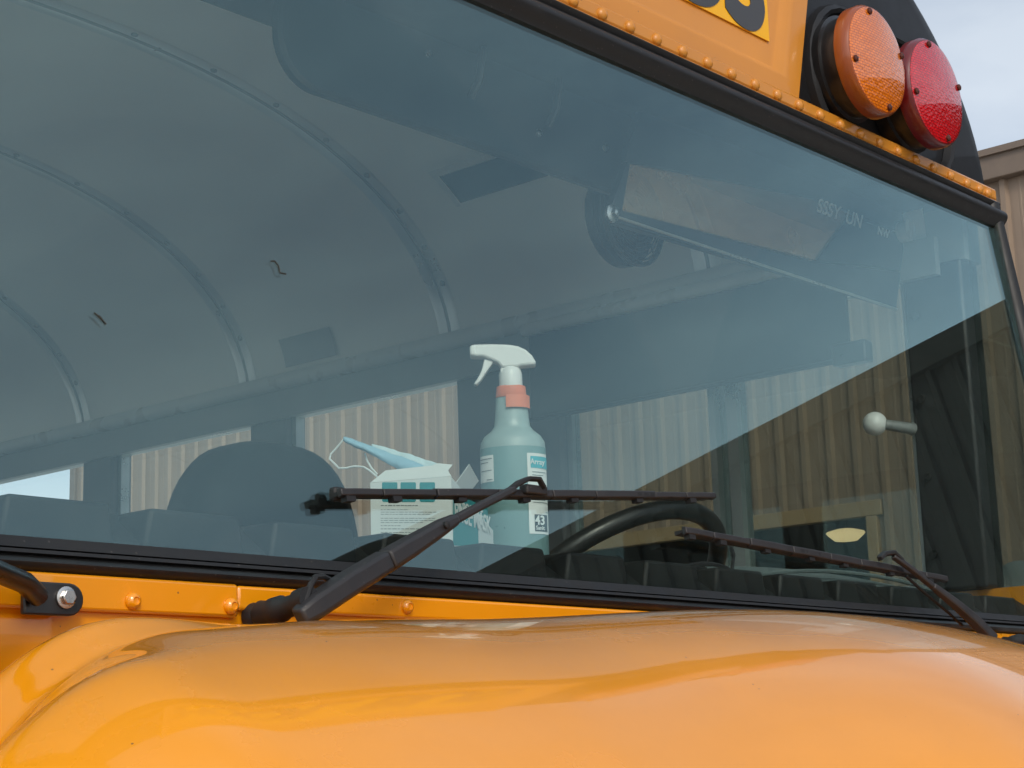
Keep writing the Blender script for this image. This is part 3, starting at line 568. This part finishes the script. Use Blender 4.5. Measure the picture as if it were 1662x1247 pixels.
# front pillar dressing: bolts, ball mount
for z in (.735, .585, .445, .31):
    p = V((2.753, 1.455, z)); MB().lathe([(.008, 0), (.007, .004), (.001, .006)], p, (-1, 0, 0), 12).build('pillar_bolt', 'black_metal', bus)
bl = on(1420, 688, 0, 2.715); bp_ = on(1470, 700, 1, 1.47)
bm_ = MB().lathe([(math.sin(math.pi * i / 12) * .021 + .0005, -math.cos(math.pi * i / 12) * .021) for i in range(13)], bl, (0, 0, 1), 24).build('ball_mount', 'white_plastic', bus)
MB().tube([bl + V((.004, -.012, -.002)), V((2.748, 1.482, bl.z - .011)), V((2.757, 1.4795, bl.z - .012))], [.009, .010, .012], 12).build('mount_stem', 'mountgrey', bm_)
# outside convex mirror beyond the quarter pane
cm = on(1668, 968, 0, 3.0)
cv = MB().lathe([(.001, .03), (.05, .025), (.085, .008), (.092, 0), (.088, -.012), (.05, -.04), (.001, -.05)], cm, (-.3, -.9, .1), 32, 1, .72, (1, 0, 0)).build('convex_mirror', 'conv', bus)
MB().box(cm + V((0, -.035, -.01)), (.06, .012, .05)).build('orange_reflection', 'orange', cv, bevel=.005)  # solid orange block in place of the mirror's reflection
MB().tube([cm, cm + V((-.1, .1, -.05)), V((2.83, 1.30, .10))], .01, 8).build('mirror_arm', 'black_metal', cv)
# dashboard
MB().prism([(XL + .06, 1.262, .10), (XL + .06, 1.262, .185), (XL + .06, 1.32, .222), (XL + .06, 1.62, .236), (XL + .06, 1.64, -.4), (XL + .06, 1.262, -.4)], (XR - XL - .12, 0, 0)).build('dashboard', 'dash', bus, bevel=.01)
x = .50
for i in range(15):
    w_ = .122
    zt = .223 - .008 * (i / 14)
    MB().prism([(x + .003, 1.262, .184), (x + .010, 1.262, zt), (x + w_ - .010, 1.262, zt), (x + w_ - .003, 1.262, .184)], (0, .05, 0)).build('defroster_vent', 'dash', bus, bevel=.004)
    x += .1455
# instrument hood
rings = []
for i in range(13):
    t = i / 12; y = 1.36 + .30 * t; s = math.sin(math.pi * min(1, .15 + .6 * t)) ** .5
    rings.append([V((2.30 + .47 * math.cos(a), y, .17 + .095 * s * math.sin(a))) for a in [math.pi * j / 28 for j in range(29)]])
MB().rings(rings, False, True, True).build('instrument_hood', 'hoodtrim', bus, smooth=60)
MB().tube([V((2.30 + .40 * math.cos(a), 1.352, .172 + .072 * math.sin(a))) for a in [math.pi * j / 20 for j in range(21)]], .003, 6).build('hood_bead', 'hoodtrim', bus)
MB().tube([V((2.0 + .09 * math.cos(a), 1.40, .21 + .035 * math.sin(a))) for a in [math.pi * (j / 14) for j in range(15)]], .003, 6).build('dash_cable', 'wiper', bus)
MB().tube([(2.02, 1.38, .22), (2.06, 1.40, .26), (2.10, 1.43, .275), (2.13, 1.46, .30)], .003, 6).build('dash_cable', 'wiper', bus)
# steering wheel
swc = V((2.225, 1.775, .215)); sb_ = V((0, -.77, .638)); sr = .228
rim = MB().tube([swc + V((sr * math.cos(2 * math.pi * j / 64), 0, 0)) + sb_ * (sr * math.sin(2 * math.pi * j / 64)) for j in range(65)], .0155, 16, False)
sw = rim.build('steering_wheel', 'wheel', bus)
ax = V((0, .638, .77)); hub = swc - ax * .05
MB().lathe([(.001, .03), (.06, .025), (.07, 0), (.05, -.03), (.03, -.05)], hub, ax, 24).build('wheel_hub', 'wheel', sw)
for a in (200, 340, 270): MB().tube([hub, swc + V((sr * math.cos(R_(a)), 0, 0)) + sb_ * (sr * math.sin(R_(a)))], .012, 8).build('wheel_spoke', 'wheel', sw)
MB().tube([hub - ax * .03, V((2.17, 1.60, .0)), V((2.17, 1.5, -.3))], .035, 12).build('steering_column', 'dash', sw)
# driver's seat
def seat_back(x0, x1, z0, z1, y, dep, pw, name, m, parent):
    rings = []
    for k_, yy in ((.80, y), (.95, y + .015), (1, y + .04), (1, y + dep - .03), (.93, y + dep)):
        P = []
        cx_ = (x0 + x1) / 2; hw = (x1 - x0) / 2 * k_; top_ = z1 - (1 - k_) * .12
        for j in range(25):
            a = math.pi * j / 24; P.append(V((cx_ + hw * math.copysign(abs(math.cos(a)) ** pw, math.cos(a)), yy, top_ - .30 + .30 * math.sin(a) ** pw)))
        P += [V((cx_ - hw, yy, z0)), V((cx_ + hw, yy, z0))]; rings.append(P)
    return MB().rings(rings).build(name, m, parent, smooth=55)
ds = seat_back(1.90, 2.315, -.2, .572, 2.40, .13, .72, 'driver_seat', 'seat', bus); ds['label'] = 'dark driver seat with a rounded high back'
MB().box2((1.79, 1.98, -.16), (2.23, 2.40, -.05)).build('seat_cushion', 'seat', ds, bevel=.03)
MB().lathe([(.16, -.42), (.12, -.36), (.08, -.3), (.08, -.1)], (2.0, 2.2, -.06), (0, 0, 1), 20).build('seat_pedestal', 'black_metal', ds)
for r in range(7):
    for x0 in (.48, 1.78):
        y = 3.0 + .72 * r
        if r == 0 and x0 > 1: continue
        s_ = seat_back(x0, x0 + .94, -.2, .22, y, .10, .35, 'passenger_seat', 'pseat', bus)
        MB().box2((x0, y - .42, -.20), (x0 + .94, y + .02, -.10)).build('seat_cushion', 'pseat', s_, bevel=.02)
# ================================================================== THINGS ON THE DASH
DZ = .2365
# spray bottle
bc = on(832, 720, 1, 1.50); bx, by = bc.x, bc.y
bt = empty('spray_bottle', (bx, by, DZ)); tag(bt, 'cloudy spray bottle with white trigger head and red tape standing on the dash', 'bottle')
PXM = (bc @ CF) / FPX                            # metres per photo pixel there
zz = lambda py: bc.z + (720 - py) * PXM
RW = 53.5 * PXM
fx = V((CR.x, CR.y, 0)).normalized()             # bottle faces across the line of sight
def oval(prof, name, m, parent, seg=40): return MB().lathe([(r_, z_ - zz(720)) for r_, z_ in prof], (bx, by, zz(720)), (0, 0, 1), seg, 1, .72, fx).build(name, m, parent)
oval([(RW * .93, DZ), (RW, DZ + .006), (RW, zz(735)), (RW * .995, zz(730))], 'bottle_body', 'liquid', bt)
oval([(RW * .994, zz(729.9)), (RW * .97, zz(719)), (RW * .86, zz(709)), (RW * .65, zz(700)), (RW * .545, zz(692)), (RW * .52, zz(680)), (RW * .47, zz(645)), (RW * .43, zz(632)), (RW * .40, zz(626)), (RW * .30, zz(624))], 'bottle_shoulder', 'bottle', bt)
NR = RW * .36
MB().lathe([(NR * .98, zz(628) - zz(720)), (NR, zz(626) - zz(720)), (NR, zz(606) - zz(720)), (NR * .94, zz(602) - zz(720)), (NR * .85, zz(597) - zz(720)), (NR * .6, zz(592) - zz(720))], (bx, by, zz(720)), (0, 0, 1), 30).build('bottle_collar', 'white_plastic', bt)
# tape band and its loose patch
MB().lathe([(RW * .46, zz(645) - zz(720)), (RW * .475, zz(644) - zz(720)), (RW * .445, zz(627) - zz(720)), (RW * .42, zz(626) - zz(720))], (bx, by, zz(720)), (0, 0, 1), 36, 1, .80, fx).build('tape_band', 'tape', bt)
vdir = V((-CF.x, -CF.y, 0)).normalized()
def bpx(px, py, off=0):                            # point on the bottle's facing side for a photo pixel
    dx = (px - 832) * PXM; z = zz(py); return V((bx, by, z)) + fx * dx + vdir * off
def curved(x0, x1, y0, y1, r, off, n=8, sy=.72):
    P = []
    for py in (y0, y1):
        row = []
        for i in range(n + 1):
            d = (x0 + (x1 - x0) * i / n - 832) * PXM; d = max(-r * .999, min(r * .999, d)); row.append(V((bx, by, zz(py))) + fx * d * (1 + off / r) + vdir * (math.sqrt(r * r - d * d) * sy + off))
        P.append(row)
    return P
MB().rings(curved(824, 860, 643, 664, RW * .51, .0022, 8, .80), False, False, False).build('tape_patch', 'tape', bt)
# trigger head, seen from its side
def bprism(pts, th, name, m, bev=.003):
    P = [bpx(a, b, th / 2) for a, b in pts]; return MB().prism(P, vdir * -th).build(name, m, bt, smooth=45, bevel=bev, seg=3)
bprism([(767, 557), (775, 556), (800, 556), (832, 558), (846, 561), (858, 567), (868, 577), (874, 588), (874, 593), (850, 594), (846, 596), (818, 597), (812, 588), (800, 582), (788, 577), (767, 576)], .024, 'trigger_head', 'white_plastic', .005)
bprism([(766.5, 558), (766.5, 575), (777, 576), (777, 557)], .027, 'nozzle', 'white_plastic', .003)
bprism([(790, 579), (806, 584), (797, 596), (790, 606), (784, 615), (776, 623), (771, 622), (779, 610), (785, 598)], .014, 'trigger', 'white_plastic', .003)
bprism([(816, 596), (846, 596), (848, 606), (815, 606)], .02, 'head_base', 'white_plastic', .002)
# labels
lb = MB().rings(curved(854, 884, 742, 872, RW, .0008), False, False, False).build('front_label', 'label', bt)
MB().rings(curved(780, 801, 743, 786, RW, .0008), False, False, False).build('rear_label', 'label', bt)
MB().rings(curved(859, 884, 747, 766, RW, .0013), False, False, False).build('label_logo', 'logoblue', lb)
MB().rings(curved(862.5, 882, 841, 868, RW, .0013), False, False, False).build('label_badge', 'ink', lb)
pr = MB()
for y0, x0, x1 in ((813, 861, 883), (817, 861, 880), (821, 861, 883), (836, 880, 884), (772, 861, 882), (777, 861, 878)): 
    q = curved(x0, x1, y0, y0 + 1.2, RW, .0013, 4); pr.rings(q, False, False, False)
for y0, x0, x1 in ((748, 781, 799), (754, 781, 793), (767, 782, 798), (782, 790, 799)): pr.rings(curved(x0, x1, y0, y0 + 1.3, RW, .0013, 4), False, False, False)
pr.build('label_print', 'greyink', bt)
def on_bottle_text(s, px, py, size, m, bold):
    d = (px - 832) * PXM; c_ = V((bx, by, zz(py))) + fx * d + vdir * (math.sqrt(max(0, RW * RW - d * d)) * .72 + .0022)
    slope = -d / math.sqrt(RW * RW - d * d) * .72; tx = (fx + vdir * slope).normalized()
    return text_mesh(s, size, frame(c_, tx, (0, 0, 1)), m, 'label_lettering', lb, .0002, bold, 0, 'CENTER')
on_bottle_text('43', 872, 857, .0165, 'label', .0004)
on_bottle_text('Sanit', 872, 865.5, .0075, 'label', .0001)
on_bottle_text('Array', 871, 760, .010, 'label', .0001)
# carton of face masks
HH = V((CF.x, CF.y, 0)).normalized(); RR = V((CR.x, CR.y, 0)).normalized(); q15 = R_(15)
d0 = ray(735, 886); C0 = d0 * (DZ / d0.z); C0.z = DZ
E1 = -RR * math.cos(q15) + HH * math.sin(q15); E2 = RR * math.sin(q15) + HH * math.cos(q15)   # along the two faces, away from the near corner
def face(n_, off=0):
    o_ = C0 + n_ * off
    def f(px, py): d = ray(px, py); return d * ((o_ @ n_) / (d @ n_))
    return f
N1 = -E2; N2 = -E1; F1 = face(N1); F1b = face(N1, .0006); F2b = face(N2, .0006); F1c = face(N1, .0011); F2c = face(N2, .0011)
L1 = (F1(602, 872) - C0) @ E1; L2 = .175; Z1 = F1(735, 773).z
BY = C0.y
bxo = empty('mask_carton', C0 + E1 * L1 / 2 + E2 * L2 / 2); tag(bxo, 'white and teal open carton of disposable face masks left of the spray bottle', 'box')
th = .0015; UP = V((0, 0, 1))
def pt(a_, b_, z_): q_ = C0 + E1 * a_ + E2 * b_; return V((q_.x, q_.y, z_))
MB().prism([pt(0, 0, DZ), pt(L1, 0, DZ), pt(L1, 0, Z1 - .001), pt(0, 0, Z1)], E2 * th).build('front_panel', 'carton', bxo, smooth=0)
MB().prism([pt(0, .0003, Z1 + .0004), pt(L1, .0003, Z1 - .0006), pt(L1 - .016, .010, Z1 + .0145), pt(.028, .012, Z1 + .0165), pt(.020, .0135, Z1 + .019), pt(.002, .013, Z1 + .016), pt(.006, .006, Z1 + .008)], E2 * .0008).build('top_flap', 'carton', bxo, smooth=0)
MB().prism([pt(0, th, DZ), pt(0, L2, DZ), pt(0, L2, Z1 - .045), pt(0, L2 * .62, Z1 - .030), pt(0, L2 * .28, Z1 - .012), pt(0, th, Z1 - .001)], E1 * th).build('side_panel', 'carton', bxo, smooth=0)
MB().prism([pt(L1, th, DZ), pt(L1, L2, DZ), pt(L1, L2, Z1), pt(L1, th, Z1)], E1 * -th).build('side_panel', 'carton', bxo, smooth=0)
MB().prism([pt(th, L2 - th, DZ), pt(L1 - th, L2 - th, DZ), pt(L1 - th, L2 - th, Z1 - .004), pt(th, L2 - th, Z1 - .045)], E2 * th).build('back_panel', 'carton', bxo, smooth=0)
MB().prism([pt(.001, .02, Z1 - .006), pt(.001, .06, Z1 - .018), pt(-.012, .075, Z1 + .004), pt(-.014, .03, Z1 + .018)], E1 * .0008).build('torn_flap', 'carton', bxo, smooth=0)
MB().prism([F2b(736, 800), F2b(768, 814), F2b(792, 826), F2b(792, 890), F2b(736, 885)], E1 * .0003).build('teal_print', 'teal', bxo, smooth=0)
sq = MB()
for x0 in (620, 650, 681): sq.prism([F1b(x0 + 1, 783), F1b(x0 + 24, 783), F1b(x0 + 25, 785), F1b(x0 + 25, 813), F1b(x0 + 23, 815), F1b(x0 + 2, 815), F1b(x0, 813), F1b(x0, 785)], E2 * .0003)
sq.build('icon_print', 'teal', bxo, smooth=0)
pr = MB()
for i, (py, x0, x1, t_) in enumerate(((820, 618, 678, 1.6), (827, 618, 664, 1), (831, 618, 708, .9), (834.5, 618, 700, .9), (841, 618, 706, .9), (844.5, 618, 706, .9), (848, 618, 688, .9), (853, 618, 650, 1), (858, 618, 690, 1.2), (864, 618, 672, 1), (868, 618, 660, 1))):
    x = x0
    while x < x1:
        w_ = random.uniform(3, 9); xe = min(x + w_, x1); pr.prism([F1b(x, py), F1b(xe, py), F1b(xe, py + t_), F1b(x, py + t_)], E2 * .0003); x = xe + 1.4
pr.build('small_print', 'greyink', bxo, smooth=0)
text_mesh('DISPOSABLE', .022, frame(F2c(738, 830), E2, UP), 'label', 'carton_lettering', bxo, .0002, .0003)
text_mesh('FACE MASK', .030, frame(F2c(738, 843), E2, UP), 'label', 'carton_lettering', bxo, .0002, .0005)
X0 = (C0 + E1 * L1).x
# face mask poking out of the carton
mk = empty('face_mask', C0 + E1 * .06 + E2 * .05 + V((0, 0, .1))); tag(mk, 'blue pleated face mask with white ear loops sticking out of the carton', 'face mask')
MF = face(N1, -.045)
def yp(px, py, y): d = ray(px, py); o_ = C0 - N1 * (.045 + (y - 1.455)); return d * ((o_ @ N1) / (d @ N1))
def sheet(rows_, name, m, th_=.0012):
    n = len(rows_[0]); a = MB().rings(rows_, False, False, False).build(name, m, mk, smooth=60); 
    sd = a.modifiers.new('fine', 'SUBSURF'); sd.levels = sd.render_levels = 4
    tx = bpy.data.textures.new('cloth_wrinkle', 'CLOUDS'); tx.noise_scale = .018; dp = a.modifiers.new('wrinkle', 'DISPLACE'); dp.texture = tx; dp.strength = .006; dp.texture_coords = 'GLOBAL'
    s2 = a.modifiers.new('thick', 'SOLIDIFY'); s2.thickness = th_; return a
sheet([[yp(x, y, 1.455) for x, y in ((556, 708), (600, 724), (650, 741), (715, 768))], [yp(x, y, 1.448) for x, y in ((557, 713), (598, 731), (645, 752), (700, 778))], [yp(x, y, 1.452) for x, y in ((562, 716), (600, 737), (640, 757), (690, 785))]], 'mask_pleat', 'mask')
sheet([[yp(x, y, 1.475) for x, y in ((600, 719), (640, 732), (680, 742), (735, 762))], [yp(x, y, 1.47) for x, y in ((604, 724), (640, 740), (678, 752), (725, 775))], [yp(x, y, 1.476) for x, y in ((612, 732), (640, 748), (676, 764), (715, 785))]], 'mask_pleat', 'maskin')
MB().tube([yp(x, y, 1.45) for x, y in ((558, 713), (548, 725), (537, 737), (535, 745), (542, 752), (550, 760), (562, 760), (575, 757), (590, 758), (600, 764), (612, 774))], .0013, 6).build('ear_loop', 'cord', mk)
MB().tube([yp(x, y, 1.46) for x, y in ((592, 736), (596, 748), (603, 760), (612, 770))], .0013, 6).build('ear_loop', 'cord', mk)
# sunglasses lying on the dash
g0 = on(1118, 938, 1, 1.335)
sgl = empty('sunglasses', (g0.x, 1.335, .222)); tag(sgl, 'small black framed glasses resting on the dash behind the right wiper tip', 'glasses')
for a, b in (((1080, 924), (1112, 952)), ((1124, 922), (1150, 952))):
    P = [on(px, py, 1, 1.335) for px, py in ((a[0] + 4, a[1]), (b[0] - 4, a[1] + 1), (b[0], a[1] + 6), (b[0], b[1]), (a[0], b[1]), (a[0], a[1] + 6), (a[0] + 4, a[1]))]
    MB().tube(P, .0022, 6).build('lens_rim', 'wiper_dark', sgl)
MB().tube([on(px, py, 1, 1.333) for px, py in ((1112, 932), (1118, 929), (1124, 931))], .002, 6).build('bridge', 'wiper_dark', sgl)
# dry blades stuck to the glass
for i, (pts, lab) in enumerate(((((440, 424), (446, 424), (452, 432), (455, 443), (464, 445)), 'curled dry grass blade stuck high on the windshield glass'), (((153, 508), (160, 514), (166, 520), (172, 527), (160, 512)), 'short dry grass blade stuck on the windshield at left'))):
    tag(MB().tube([wpt(x, y, .0009) for x, y in pts], .0008, 5).build('grass_blade', 'leaf'), lab, 'grass', 'dry blades stuck on the windshield')
# ================================================================== put eye level at its height above the asphalt
for o in list(C.objects):
    if o.parent is None and o.type in ('MESH', 'EMPTY'): o.location.z += EYE
